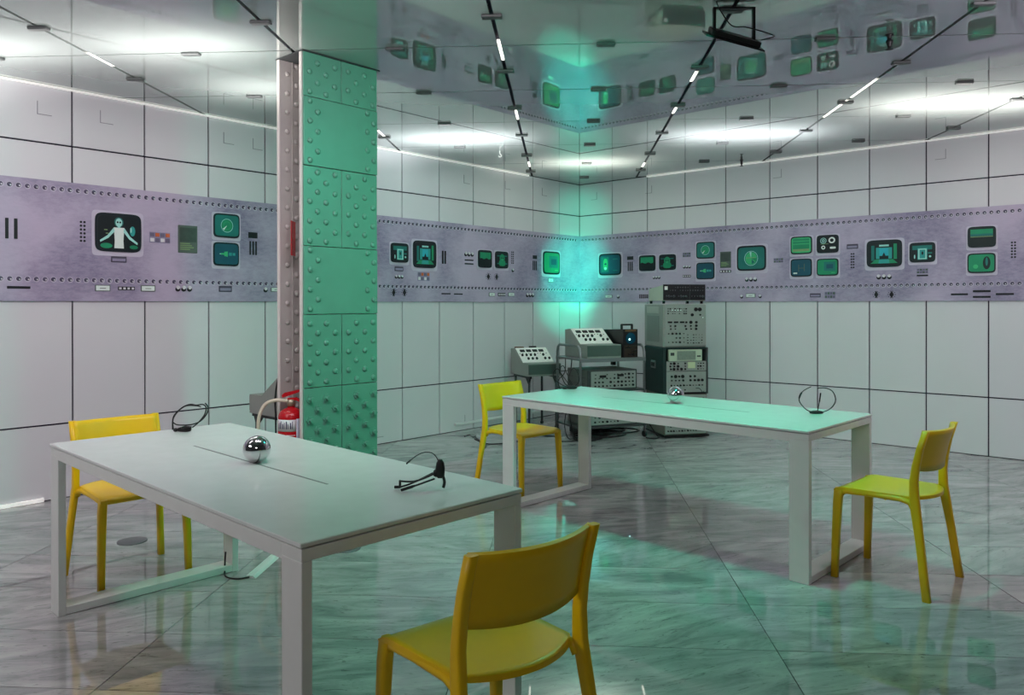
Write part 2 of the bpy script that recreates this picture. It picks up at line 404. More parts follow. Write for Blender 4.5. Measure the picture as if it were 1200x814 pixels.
# pictures: (colour, shape) lists in units of the half width / half height of the glass
def pic(kind):
    L = []
    A = lambda col, poly: L.append((col, poly)); R = lambda col, *q: L.append((col, ('ring',)+q))
    if kind == 'head':
        A('teal', rc(-.85, -.1, -.8, .8)); A('lime', ell(-.42, 0, .22, .62, 20, 3)); A('navy', ell(-.42, .05, .12, .1)); A('pale', ell(-.42, -.42, .13, .16)); A('teal', rc(.35, .8, -.7, -.6)); A('teal', rc(.35, .8, .5, .6)); g = 'navy'
    elif kind == 'wave':
        pts = [(-.85, .85), (-.85, .0)]+[(-.85+.17*k, .02+.09*math.sin(k*1.3)) for k in range(11)]+[(.85, .85)]
        A('green', pts); g = 'black'
    elif kind == 'portrait':
        A('teal', rc(-.85, .85, .45, .6)); A('teal', rc(-.85, .85, -.6, -.45)); A('green', ell(0, .2, .42, .6)); A('green', ell(0, -.45, .55, .42, 20, 3)); A('black', ell(-.15, .25, .09, .07)); A('black', ell(.15, .25, .09, .07)); A('lime', ell(0, .0, .08, .14)); g = 'black'
    elif kind == 'dial':
        R('pale', 0, 0, .52, .66, .07); A('green', ell(0, 0, .46, .58)); A('white', [(0, .0), (-.36, -.32), (-.26, -.45)]); R('lime', 0, 0, .3, .38, .06); g = 'teal'
    elif kind == 'craft':
        A('lime', rc(-.5, -.1, -.07, .09)); A('lime', [(-.2, -.2), (.1, -.25), (.1, .27), (-.2, .22)]); A('mid', rc(.2, .45, -.14, .16)); A('mid', rc(.52, .75, -.12, .14)); A('pale', rc(-.6, -.5, -.03, .05)); g = 'navy'
    elif kind == 'radar':
        R('pale', 0, -.02, .52, .68, .06); A('lime', ell(0, -.02, .44, .58)); A('green', [(0, -.02), (.38, -.35), (.44, .0)]); A('pale', [(0, .0), (-.12, .56), (.03, .58)]); A('olive', rc(-.36, .34, .0, .06)); A('teal', [(.05, -.1), (.3, -.4), (.05, -.55)]); g = 'teal'
    elif kind == 'plain':
        A('green', rc(-.85, .85, -.5, .85)); A('lime', rc(-.85, .85, .1, .2)); A('lime', rc(-.85, .85, .5, .58)); A('olive', rc(-.85, .85, -.8, -.5)); g = 'lime'
    elif kind == 'reels':
        R('pale', -.42, .42, .32, .38, .2); R('pale', -.42, .42, .15, .2, .5); R('white', .45, .45, .34, .4, .45); R('white', -.42, -.45, .2, .25, .5); A('white', ell(.55, -.52, .3, .14, 16, 4)); A('olive', rc(-.7, .1, -.03, .03)); g = 'black'
    elif kind == 'glyph':
        A('grey', rc(-.28, -.2, -.5, .4)); A('grey', rc(.3, .38, -.45, .5)); A('grey', rc(-.2, .3, -.1, -.02)); A('white', rc(-.8, -.4, -.8, -.62)); g = 'navy'
    elif kind == 'haze':
        A('teal', rc(-.35, .8, -.5, .7)); A('navy', rc(-.1, .6, -.2, .4)); A('lime', rc(.4, .8, -.8, -.7)); g = 'green'
    elif kind == 'room':
        A('green', [(-.85, -.85), (.85, -.85), (.55, -.5), (-.55, -.5)]); A('mid', [(-.35, -.85), (.35, -.85), (.3, -.5), (-.3, -.5)]); A('mid', rc(-.5, .5, -.45, .5)); A('cyan', rc(-.28, .28, -.45, .42)); A('black', rc(-.28, .28, -.45, -.2)); A('black', [(-.1, -.2), (.1, -.2), (.0, .1)]); A('pale', rc(-.3, .3, .6, .75)); A('teal', rc(-.8, -.6, -.6, .7)); A('green', rc(.6, .8, -.5, .8)); g = 'black'
    elif kind == 'person':
        A('teal', rc(-.85, .85, .3, .8)); A('mid', rc(-.4, .45, -.85, .5)); A('pale', rc(-.34, .39, -.8, .42)); A('mid', rc(-.22, .27, -.7, .3)); A('black', ell(.03, -.1, .09, .2)); A('pale', ell(-.65, -.5, .06, .24)); A('teal', rc(.5, .85, -.2, .0)); A('pale', ell(.68, -.5, .1, .12)); g = 'black'
    elif kind == 'line':
        A('green', rc(-.88, .88, .35, .85)); A('teal', rc(-.88, .88, .1, .35)); A('olive', rc(-.88, .88, -.02, .06)); g = 'black'
    elif kind == 'blob':
        A('green', rc(-.88, .1, -.85, .85)); A('black', ell(.42, .0, .3, .75)); A('teal', ell(.42, .15, .1, .5)); A('lime', ell(-.45, -.4, .2, .25)); g = 'green'
    elif kind == 'android':
        A('white', [(-.22, -.95), (.24, -.95), (.22, -.5), (.26, .3), (-.24, .3), (-.2, -.5)])
        A('pale', [(-.24, .3), (-.2, .05), (-.5, -.35), (-.88, -.62), (-.9, -.5), (-.55, -.2)]); A('pale', [(.26, .3), (.22, .05), (.5, -.38), (.9, -.7), (.92, -.58), (.55, -.22)])
        R('teal', .0, .62, .22, .3, .25); A('pale', ell(0, .6, .16, .26)); A('black', ell(-.06, .62, .045, .06)); A('black', ell(.06, .62, .045, .06)); A('pale', rc(-.06, .06, .28, .4))
        A('green', ell(-.6, -.82, .28, .16)); A('green', ell(.72, -.85, .2, .12)); A('mid', ell(.66, .12, .13, .3)); A('pale', ell(.58, .18, .04, .16)); A('olive', rc(-.7, -.55, .1, .16)); A('olive', rc(-.62, -.5, -.1, -.05)); g = 'black'
    return g, L
YB = -.016                                    # mural face
def screen(root, kind, u, z, w, h):
    k = MB().prism(sellipse(u, z, w*.5, h*.5, 7), YB-.004, YB-.012, 'y').build('screen', P_BEZ, root)
    MB().prism(sellipse(u, z-.008, w*.56, h*.585, 14), YB, YB-.0035, 'y').build('screen_plate', P_PLATE, k)
    g, shapes = pic(kind); a, b = w*.45, h*.43
    MB().prism(sellipse(u, z, a, b, 8), YB-.012, YB-.014, 'y').build('screen_glass', P_COL[g], k)
    d = YB-.014; per = {}
    for n, (c, sh) in enumerate(shapes):
        m = per.setdefault(c, MB()); D = (YB-.0135, YB-.0146-.0003*n)
        if sh[0] == 'ring': ringp(m, u+sh[1]*a, z+sh[2]*b, sh[3]*a, sh[4]*b, sh[5], D)
        else: m.prism([(u+x*a, z+y*b) for x, y in sh], D[0], D[1], 'y')
    for c, m in per.items(): m.build('screen_picture', P_COL[c], k)
def mural(name, rotz, u0, u1, feats, label):
    root = tag(empty(name, (0, 0, 1.375), rotz), label, 'mural')
    class Sub: pass
    MBz = MB
    def fin(m, nm, mt, par, stuff=False):
        m.v = [(x, y, zz-1.375) for x, y, zz in m.v]; o = m.build(nm, mt, par)
        if stuff: o['kind'] = 'stuff'
        return o
    fin(MB().box(u0, u1, YB, 0, 1.375, 2.205), 'board', M_MURAL, root)
    n = int((u1-u0-.08)/.0525)
    for zr in (2.152, 1.525):
        a, b, c = MB(), MB(), MB()
        for i in range(n):
            u = u0+.045+i*.0525
            a.prism(ell(u+.001, zr-.002, .020, .020, 12), YB, YB-.002, 'y'); b.lathe([(.0155, .0), (.0135, .005), (.007, .008)], 10, (u, YB-.002, zr), 'y')
            c.prism(ell(u+.004, zr-.004, .0055, .0055, 6), YB-.009, YB-.0105, 'y')
        fin(a, 'rivet_ring', P_PLATE, root, True); fin(b, 'rivet_row', mat('print_rivet', '4f4760', .35), root, True); fin(c, 'rivet_glint', P_COL['knob'], root, True)
    for nm, u, z, w, h in feats:
        q = nm.split()
        if q[0] == 'screen':
            before = set(bpy.data.objects); screen(root, q[1], u, z, w, h)
            for o in set(bpy.data.objects)-before: o.data.transform(Matrix.Translation((0, 0, -1.375)))
        elif nm in ('box', 'bar', 'bar1v'): fin(MB().box(u-w/2, u+w/2, YB-.004, YB, z-h/2, z+h/2, .0015), 'vent_slot', P_DARK, root)
        elif nm in ('bars2', 'bars3'):
            k = int(nm[-1]); wd = w/(2*k-1)*.8
            for i in range(k):
                c = u-w/2+w*(i+.5)/k; fin(MB().box(c-wd/2, c+wd/2, YB-.004, YB, z-h/2, z+h/2), 'vent_slot', P_DARK, root)
        elif nm == 'slot':
            o = fin(MB().box(u-w/2, u+w/2, YB-.005, YB, z-h/2, z+h/2, .003), 'tape_slot', mat('print_slot', '4c4658', .5), root)
            fin(MB().box(u-w*.42, u+w*.42, YB-.006, YB-.004, z-h*.3, z+h*.15), 'slot_mouth', P_COL['lav'], o)
        elif nm == 'meter':
            o = fin(MB().box(u-w/2, u+w/2, YB-.005, YB, z-h/2, z+h/2, .003), 'meter', P_COL['grey'], root)
            fin(MB().box(u-w*.44, u+w*.44, YB-.007, YB-.004, z-h*.38, z+h*.38), 'meter_dial', P_COL['white'], o)
            fin(MB().prism(rc(u-w*.2, u+w*.2, z-.003, z+.001), YB-.006, YB-.008, 'y'), 'meter_scale', P_DARK, o)
        elif nm in ('knobs3', 'toggles', 'knob1'):
            k = 1 if nm == 'knob1' else 3; r = min(w/k*.42, h*.42)
            for i in range(k):
                c = u-w/2+w*(i+.5)/k
                o = fin(MB().lathe([(r, 0), (r*.9, .008)], 14, (c, YB, z-r*.25), 'y'), 'knob', P_DARK, root)
                fin(MB().lathe([(r*.85, .004), (r*.6, .011)], 12, (c, YB, z+r*.35), 'y'), 'knob_cap', P_COL['knob'], o)
        elif nm in ('buttons', 'buttonso'):
            o = fin(MB().box(u-w/2, u+w/2, YB-.003, YB, z-h/2, z+h/2), 'button_bank', P_COL['lav'], root); ms = {}
            for i in range(4):
                for j in range(2):
                    cx, cz = u-w/2+w*(i+.5)/4, z-h/4+j*h/2
                    key = 'orange' if (nm == 'buttonso' and j == 1 and i in (1, 3)) else 'slate' if (i+j) % 2 else 'grey' if nm == 'buttons' else 'knob'
                    ms.setdefault(key, MB()).box(cx-w*.095, cx+w*.095, YB-.007, YB-.002, cz-h*.17, cz+h*.17, .001)
            for key, m in ms.items(): fin(m, 'button', P_COL[key], o, True)
        elif nm == 'strip4':
            o = fin(MB().box(u-w/2, u+w/2, YB-.004, YB, z-h/2, z+h/2), 'switch_strip', P_DARK, root); m = MB()
            for i in range(4):
                c = u-w/2+w*(i+.5)/4; m.box(c-w*.07, c+w*.07, YB-.007, YB-.003, z-h*.28, z+h*.28)
            fin(m, 'switch', P_COL['knob'], o)
        elif nm == 'dots':
            m = MB(); k = (6, 3) if w > h else (2, 6)
            for i in range(k[0]):
                for j in range(k[1]): m.prism(ell(u-w/2+w*(i+.5)/k[0], z-h/2+h*(j+.5)/k[1], .0085, .0085, 8), YB, YB-.002, 'y')
            fin(m, 'speaker_holes', P_DARK, root)
        elif nm == 'diamond':
            o = fin(MB().prism([(u, z-h/2), (u+w*.3, z), (u, z+h/2), (u-w*.3, z)], YB, YB-.006, 'y'), 'dial_pointer', P_DARK, root); m = MB()
            for i in range(10):
                t = 2*PI*i/10; m.prism(ell(u+w*.5*math.cos(t), z+w*.5*math.sin(t), .004, .004, 6), YB, YB-.002, 'y')
            fin(m, 'dial_mark', P_DARK, o)
        elif nm == 'panel':
            o = fin(MB().box(u-w/2, u+w/2, YB-.006, YB, z-h/2, z+h/2, .004), 'display', P_COL['grey'], root)
            fin(MB().box(u-w*.42, u+w*.42, YB-.008, YB-.005, z-h*.1, z+h*.42), 'display_glass', mat('print_smoke', '3d4a45', .4, vary=.3, scale=30), o)
            m = MB()
            for i in range(4): m.box(u-w*.4, u-w*.4+w*(.5+.3*((i*7) % 3)/3), YB-.009, YB-.006, z-h*(.18+.07*i), z-h*(.145+.07*i))
            fin(m, 'display_text', P_COL['olive'], o)
    return root
RIGHT = [('screen head', 0.483, 1.834, 0.327, 0.266), ('box', 0.772, 1.9, 0.087, 0.042), ('bars3', 0.772, 1.801, 0.082, 0.111), ('screen wave', 1.013, 1.831, 0.224, 0.186), ('screen portrait', 1.285, 1.832, 0.22, 0.182), ('knobs3', 1.136, 1.659, 0.107, 0.039), ('buttons', 1.531, 1.907, 0.099, 0.051), ('toggles', 1.533, 1.77, 0.104, 0.042), ('strip4', 1.53, 1.665, 0.099, 0.027), ('screen dial', 1.769, 1.948, 0.225, 0.186), ('screen craft', 1.767, 1.718, 0.22, 0.188), ('panel', 2.007, 1.832, 0.127, 0.177), ('strip4', 2.005, 1.706, 0.131, 0.028), ('screen radar', 2.307, 1.838, 0.326, 0.268), ('knobs3', 2.3, 1.612, 0.142, 0.06), ('buttons', 2.602, 1.803, 0.103, 0.048), ('meter', 0.461, 1.443, 0.105, 0.041), ('knob1', 0.6, 1.439, 0.054, 0.045), ('dots', 0.96, 1.439, 0.128, 0.048), ('knob1', 2.193, 1.428, 0.043, 0.04), ('meter', 2.296, 1.439, 0.109, 0.044), ('knob1', 2.402, 1.43, 0.049, 0.039), ('screen plain', 2.845, 1.948, 0.22, 0.181), ('screen reels', 3.11, 1.948, 0.215, 0.18), ('screen glyph', 2.844, 1.719, 0.218, 0.184), ('screen haze', 3.109, 1.716, 0.213, 0.173), ('slot', 3.347, 1.911, 0.107, 0.046), ('dots', 3.348, 1.772, 0.04, 0.159), ('screen room', 3.641, 1.829, 0.318, 0.259), ('knobs3', 3.638, 1.607, 0.144, 0.051), ('screen person', 3.973, 1.825, 0.218, 0.184), ('buttons', 3.972, 1.653, 0.096, 0.046), ('bar', 3.972, 1.611, 0.096, 0.014), ('screen line', 4.452, 1.94, 0.219, 0.185), ('screen blob', 4.45, 1.709, 0.218, 0.176), ('dots', 4.69, 1.815, 0.046, 0.152), ('slot', 2.985, 1.435, 0.108, 0.041), ('buttons', 3.131, 1.437, 0.103, 0.068), ('diamond', 3.568, 1.438, 0.062, 0.068), ('diamond', 3.706, 1.437, 0.066, 0.067), ('bar', 4.276, 1.434, 0.136, 0.017), ('bar', 4.451, 1.46, 0.137, 0.019), ('bar', 4.451, 1.41, 0.137, 0.017), ('bar', 4.626, 1.433, 0.135, 0.017)]
LEFT = [('screen person', -2.962, 1.856, 0.223, 0.19), ('screen room', -2.633, 1.855, 0.313, 0.273), ('bars2', -2.361, 1.838, 0.071, 0.135), ('slot', -2.966, 1.698, 0.11, 0.046), ('knobs3', -2.965, 1.62, 0.113, 0.036), ('buttonso', -2.643, 1.631, 0.158, 0.088), ('toggles', -1.994, 1.888, 0.146, 0.056), ('bar', -1.993, 1.823, 0.132, 0.014), ('bar', -1.993, 1.784, 0.132, 0.014), ('screen wave', -1.752, 1.847, 0.217, 0.192), ('screen portrait', -1.481, 1.847, 0.215, 0.19), ('dots', -1.29, 1.881, 0.054, 0.149), ('knob1', -1.288, 1.737, 0.064, 0.042), ('diamond', -1.693, 1.655, 0.074, 0.064), ('diamond', -1.559, 1.655, 0.073, 0.064), ('box', -0.896, 1.904, 0.078, 0.042), ('bars3', -0.899, 1.804, 0.085, 0.11), ('screen haze', -0.593, 1.847, 0.32, 0.276), ('meter', -0.602, 1.637, 0.092, 0.049), ('diamond', -3.033, 1.465, 0.065, 0.071), ('diamond', -2.896, 1.466, 0.067, 0.07), ('bar', -2.332, 1.459, 0.13, 0.014), ('bar', -2.154, 1.457, 0.129, 0.014), ('meter', -1.638, 1.457, 0.096, 0.043), ('strip4', -1.475, 1.458, 0.12, 0.036), ('meter', -1.316, 1.46, 0.104, 0.044), ('knobs3', -0.985, 1.456, 0.147, 0.05), ('bar1v', -6.316, 1.858, 0.02, 0.137), ('bar1v', -6.264, 1.858, 0.021, 0.136), ('dots', -5.849, 1.868, 0.046, 0.16), ('screen android', -5.609, 1.875, 0.323, 0.28), ('slot', -5.605, 1.68, 0.109, 0.043), ('buttonso', -5.306, 1.858, 0.156, 0.08), ('panel', -5.09, 1.859, 0.154, 0.214), ('screen dial', -4.77, 1.988, 0.223, 0.194), ('screen craft', -4.774, 1.757, 0.22, 0.19), ('box', -4.534, 1.926, 0.083, 0.049), ('bars3', -4.532, 1.819, 0.079, 0.114), ('bar', -6.247, 1.466, 0.138, 0.017), ('meter', -5.717, 1.469, 0.104, 0.046), ('strip4', -5.552, 1.469, 0.118, 0.026), ('meter', -5.395, 1.471, 0.108, 0.046), ('knobs3', -5.122, 1.474, 0.139, 0.058), ('slot', -4.779, 1.476, 0.111, 0.048), ('knob1', -4.419, 1.474, 0.048, 0.044), ('meter', -4.317, 1.476, 0.106, 0.036)]
mural('console_mural', 0, .0165, 8.6, RIGHT, 'lilac printed console band with paired screens on the wall behind the rack tower')
mural('console_mural', PI/2, -9.6, -.0, LEFT, 'lilac printed console band with the android screen, on the wall behind the column')

# ------------------------------------------------------------------ steel column
colm = tag(empty('steel_column', (1.81, -5.035, 0)), 'riveted steel column with sea green plates and a grey recess, behind the pale table', 'column', None, 'structure')
cx0, cx1, cy0, cy1 = -.13, .13, -.275, .275
core = MB().prism([(cx0, cy0), (cx0+.022, cy0), (cx0+.022, cy0+.16), (cx1-.022, cy0+.16), (cx1-.022, cy0), (cx1, cy0), (cx1, cy1), (cx0, cy1)], 0, CEIL)
core.build('shaft', M_COLUMN, colm)
for a, b in ((cx0-.006, cx0+.022), (cx1-.022, cx1+.002)): MB().box(a, b, cy0-.006, cy0+.004, 0, CEIL-.002, .002).build('edge_strip', M_COLW, colm)
Z = [0, .85, 1.29, 1.70, 2.18, 2.592, CEIL]
kinds = ['bolt', 'riv', 'plain', 'riv', 'plain', 'riv']
def dome(m, p, r, ax):
    m.lathe([(r, 0), (r*.92, r*.35), (r*.6, r*.62), (r*.2, r*.72)], 10, p, ax)
for i, kd in enumerate(kinds):
    z0, z1 = Z[i]+.002, Z[i+1]-.002
    spans = ((cy0+.004, cy1),) if kd == 'plain' else ((cy0+.004, -.002), (.002, cy1))
    for a, b in spans:
        t = .016 if kd == 'plain' else .012
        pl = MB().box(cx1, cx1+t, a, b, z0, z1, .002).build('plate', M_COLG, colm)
        m = MB(); step = .118 if kd != 'bolt' else .125
        n = int((z1-z0)/step)
        cols = ((cy0+.045, 0), (cy0+.10, .5), (cy1-.08, 0), (cy1-.03, .5)) if kd == 'plain' else ((cy0+.045, 0), (cy0+.10, .5), (cy0+.16, 0), (cy0+.225, .5), (.05, .5), (.11, 0), (.175, .5), (.24, 0))
        for yy, off in cols:
            if not a < yy < b: continue
            for k in range(n+1):
                zz = z0+.03+(k+off)*step
                if zz < z1-.02:
                    if kd == 'bolt': m.lathe([(.026, 0), (.026, .006), (.014, .006), (.014, .03)], 6, (cx1+t, yy, zz), 'x', False)
                    else: dome(m, (cx1+t, yy, zz), .0185, 'x')
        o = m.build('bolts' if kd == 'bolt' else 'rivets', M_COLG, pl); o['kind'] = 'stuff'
m = MB()
for k in range(24):
    dome(m, (cx0+.022, cy0+.05, .06+k*.118), .017, 'x'); dome(m, (cx0+.022, cy0+.115, .12+k*.118), .02, 'x')
o = m.build('rivets', M_COLUMN, colm); o['kind'] = 'stuff'
MB().box(cx0+.022, cx0+.03, cy0+.082, cy0+.086, 0, CEIL).build('edge_strip', M_COLUMN, colm)
MB().box(cx0-.012, cx1+.026, cy0-.012, cy1+.014, CEIL-.006, CEIL-.001).build('collar', M_DKGREY, colm)
sg = tag(MB().box(0, .10, -.002, .002, 0, .21, .001).build('fire_sign', M_RED, None, (1.845, -5.325, 1.645), 2.32), 'small red sign seen edge on, fixed high in the column recess', 'sign')

# fire extinguisher in the column recess
ex = tag(empty('fire_extinguisher', (1.805, -5.30, .17)), 'red fire extinguisher with cream hose hung in the column recess', 'extinguisher')
r = .078
MB().lathe([(.0, 0), (r*.8, 0), (r, .02), (r, .50), (r*.94, .52), (r*.74, .54), (r*.45, .552), (.022, .555), (.022, .57)], 28).build('cylinder', M_RED, ex)
MB().lathe([(.026, .565), (.026, .60), (.018, .605)], 14).build('valve', mat('brass_valve', 'a9a08a', .35, .7), ex)
hd = MB(); hd.prism([(-.05, .615), (.085, .66), (.085, .672), (-.04, .645), (-.055, .63)], -.012, .012, 'y'); hd.build('lever', M_RED, ex, None, .75)
hd = MB(); hd.prism([(-.02, .59), (.03, .60), (.085, .575), (.085, .59), (.03, .618), (-.02, .612)], -.011, .011, 'y'); hd.build('carry_handle', M_RED, ex, None, .75)
MB().tube(smooth_path([(-.01, -.015, .595), (-.06, -.07, .60), (-.11, -.115, .57), (-.135, -.14, .48), (-.13, -.135, .36), (-.10, -.105, .25), (-.075, -.075, .16)]), .011, 8).build('hose', M_CREAM, ex)
MB().tube([(-.075, -.075, .17), (-.068, -.068, .06)], [.012, .018], 10).build('nozzle', M_BLACK, ex)
def wrap(m, a0, a1, z0, z1, rr):
    n = 8; G_ = [[(rr*math.cos(a0+(a1-a0)*i/n), rr*math.sin(a0+(a1-a0)*i/n), z) for z in (z0, z1)] for i in range(n+1)]
    return m.sheet(G_, .0008)
av = math.atan2(EYE.y+5.30, EYE.x-1.805)       # side of the cylinder that faces the room
lb = wrap(MB(), av-1.3, av+.35, .42, .49, r+.0012).build('label', mat('label_white', 'd8d8dc', .4), ex)
lt = MB()
for k in range(9): wrap(lt, av-1.15+k*.15, av-1.15+k*.15+(.09 if k % 2 else .05), .435, .435+.03+(k % 3)*.008, r+.0022)
lt.build('label_print', mat('label_ink', '3b3a5c', .5), lb)
wrap(MB(), av+.38, av+1.15, .27, .495, r+.0012).build('label', mat('label_blue_grey', 'b4bac8', .4), ex)
pk = MB()
for k in range(3): wrap(pk, av-1.15+k*.45, av-1.15+k*.45+.26, .30, .35, r+.0014)
for zz in (.375, .395): wrap(pk, av-1.2, av+.3, zz, zz+.004, r+.0014)
pk.build('label_print', mat('label_white', 'd8d8dc', .4), ex)
MB().box(-.03, .03, .05, .155, .40, .44, .003).build('bracket', M_DKGREY, ex)

# ------------------------------------------------------------------ tables
def make_table():
    t = empty('table'); L2, W2, H = 1.04, .415, .74
    MB().box(-L2, L2, -W2, W2, H-.013, H, .0025).build('tabletop', M_TOP, t)
    MB().box(-.52, .52, -.004, .004, H-.002, H+.0006).build('cable_slot', mat('slot_grey', '6d716f', .5), t)
    for y in (-W2+.004, W2-.034): MB().box(-L2+.1, L2-.1, y, y+.03, H-.062, H-.017, .002).build('rail', M_TABLE, t)
    for s in (-1, 1):
        x0, x1 = (-L2+.002, -L2+.102) if s < 0 else (L2-.102, L2-.002)
        MB().box(x0, x1, -W2+.004, W2-.004, H-.05, H-.017, .002).build('crossbar', M_TABLE, t)
        for y in (-W2+.004, W2-.036): MB().box(x0, x1, y, y+.032, .0, H-.05, .002).build('leg', M_TABLE, t)
        MB().box(x0, x1, -W2+.036, W2-.036, .002, .036, .002).build('foot_rail', M_TABLE, t)
    m = MB().prism([(-.17, .66), (.17, .66), (.20, .722), (-.20, .722)], -.62, .62, 'x'); m.build('cable_tray', M_TABLE, t)
    return t
t1 = make_table(); t1.location = (3.206, -6.352, 0); t1.rotation_euler.z = math.radians(-2.0)
tag(t1, 'white metal table nearest the column, its top pale grey with two headsets', 'table', 'white experiment tables')
t2 = copy_tree(t1); t2.location = (3.505, -3.74, 0); t2.rotation_euler.z = math.radians(-2.3)
tag(t2, 'white metal table in front of the rack tower, its top glowing mint green', 'table', 'white experiment tables')

# ------------------------------------------------------------------ chairs (facing +x)
def make_chair():
    t = empty('chair')
    G_ = []
    for i in range(15):
        s_ = i/14; row = []
        for j in range(17):
            q = -1+2*j/16; q2 = 1-q*q
            x = .218-s_*(.345+.082*q2**.8)
            wd = .205-.012*s_-.010*max(0, s_-.8)*5*0
            z = .449-.012*q2*math.sin(PI*min(1, s_*1.05))-.016*max(0, 1-s_*7)**2+.004*s_
            row.append((x, q*wd, z))
        G_.append(row)
    MB().sheet([r_[::-1] for r_ in G_][::-1], -.015).build('seat', M_YEL, t)
    prof = [(-.222, 0), (-.205, .12), (-.188, .25), (-.168, .38), (-.158, .45), (-.156, .53), (-.165, .60), (-.182, .68), (-.209, .768)]
    def px(z):
        for (xa, za), (xb, zb) in zip(prof[:-1], prof[1:]):
            if za <= z <= zb: return xa+(xb-xa)*(z-za)/(zb-za)
        return prof[-1][0]
    for s_ in (-1, 1):
        MB().column([(.212, s_*.203, 0, .0165, .0145), (.206, s_*.200, .2, .0185, .0165), (.199, s_*.194, .38, .021, .0185), (.196, s_*.190, .425, .0225, .018), (.195, s_*.187, .441, .018, .014)]).build('leg', M_YEL, t)
        MB().column([(x, s_*(.236-.034*min(1, z/.45)), z, .018+.004*math.exp(-((z-.42)/.09)**2)-.004*max(0, z-.55)/.2, .0155) for x, z in prof]).build('leg', M_YEL, t)
        rl = MB(); rl.tube([(.185, s_*.188, .412), (.165, s_*.190, .428), (.05, s_*.189, .434), (-.09, s_*.191, .436), (-.135, s_*.195, .428), (-.15, s_*.198, .405)], [.012, .013, .0125, .0125, .014, .015], 8); rl.build('side_rail', M_YEL, t)
    MB().tube([(-.02, -.18, .423), (-.02, .18, .423)], .008, 8).build('cross_rail', M_YEL, t)
    B = []
    for i in range(9):
        z = .578+.182*i/8; row = []
        for j in range(17):
            q = -1+2*j/16; zz = z+(.006*q*q if i == 8 else 0)+(-.014*(1-q*q) if i == 0 else 0)
            row.append((px(min(z, .768))-.005-.05*(1-q*q)+.010, q*.205, zz))
        B.append(row)
    MB().sheet(B, .013).build('backrest', M_YEL, t)
    return t
c1 = make_chair()
def place(c, x, y, deg, label):
    c.location = (x, y, 0); c.rotation_euler.z = math.radians(deg); tag(c, label, 'chair', 'yellow plastic chairs')
place(c1, 4.502, -6.405, 171.5, 'yellow plastic chair seen from behind, at the near end of the pale table')
place(copy_tree(c1), 1.935, -6.30, -2.6, 'bright yellow plastic chair on the wall side of the table beside the column')
place(copy_tree(c1), 2.221, -3.67, -2.6, 'yellow plastic chair at the far table, its back toward the left console stand')
place(copy_tree(c1), 4.797, -3.793, 176.1, 'lime-lit yellow plastic chair standing alone at the free end of the green table')

# ------------------------------------------------------------------ things on the tables
def ball(loc, label):
    b = MB().ball((0, 0, .052), .052, 40, 24).build('steel_ball', M_STEEL, None, loc); return tag(b, label, 'ball', 'polished steel balls')
ball((3.218, -6.342, .7406), 'shiny steel ball resting on the pale table beside the column')
ball((3.511, -3.69, .7406), 'shiny steel ball resting on the mint green table')
def headset(loc, label, bands, pods, arms=(), rot=41.92):
    h = tag(empty('headset', loc, math.radians(rot)), label, 'headset', 'black band headsets')
    for p, r in bands: MB().tube(smooth_path(p, 6), r, 8, .55).build('band', M_BLACK, h)
    for x0, x1, y0, y1, z0, z1 in pods:
        c, d, a, b, t = (x0+x1)/2, (y0+y1)/2, (x1-x0)/2, (y1-y0)/2, z1-z0
        MB().column([(c, d, z0, a*.55, b*.6), (c, d, z0+t*.12, a*.9, b*.9), (c, d, z0+t*.5, a, b), (c, d, z0+t*.8, a*.82, b*.9), (c, d, z1, a*.4, b*.5)], 14, 2.4).build('sensor_pod', M_BLACK, h)
    for p, r in arms: MB().tube(smooth_path(p, 4), r, 8).build('arm', M_BLACK, h)
    return h
# local axes: x to the room's right, y away, z up
headset((2.30, -6.18, .741), 'black looped headset lying at the wall end of the pale table',
        [([(-.068, 0, .012), (-.072, .01, .06), (-.05, .03, .10), (-.02, .04, .118), (.02, .05, .117), (.045, .05, .112)], .005),
         ([(-.066, -.01, .010), (-.066, .0, .07), (-.035, .02, .11), (.0, .03, .126), (.03, .035, .122), (.06, .04, .124), (.075, .04, .108), (.07, .03, .075), (.045, .02, .04), (.02, .01, .018)], .0055),
         ([(.066, .05, .13), (.082, .045, .11), (.078, .04, .08), (.05, .03, .045), (.01, .02, .03), (-.05, .01, .03), (-.07, .0, .045)], .0045)],
        [(-.05, .02, -.015, .015, .0, .022), (-.068, -.045, -.01, .012, 0, .016)],
        [([(-.02, -.01, .018), (.0, -.02, .024), (.025, -.012, .02)], .007)])
headset((4.035, -6.20, .741), 'black arched headset standing on the column table, near the front chair',
        [([(-.065, .0, .085), (-.05, .0, .098), (-.03, .005, .112), (-.005, .01, .121), (.02, .01, .117), (.035, .01, .100), (.04, .01, .08)], [.0055]*6+[.003]*31),
         ([(.04, .0, .085), (.036, .0, .06), (.02, -.005, .05), (-.02, -.01, .034), (-.05, -.01, .028), (-.083, -.01, .03)], .0055)],
        [(.03, .062, -.012, .012, .038, .10), (.022, .05, -.01, .01, .042, .068)],
        [([(.03, -.02, .04), (-.02, -.03, .024), (-.06, -.035, .012), (-.078, -.035, .006)], [.003]*6+[.005]*7),
         ([(.02, .02, .05), (-.04, .01, .022), (-.08, .0, .010), (-.105, .0, .008)], [.003]*9+[.005]*4), ([(-.085, -.01, .032), (-.086, -.005, .012)], .004), ([(.055, .0, .045), (.06, .0, .025), (.056, .0, .006)], .005)])
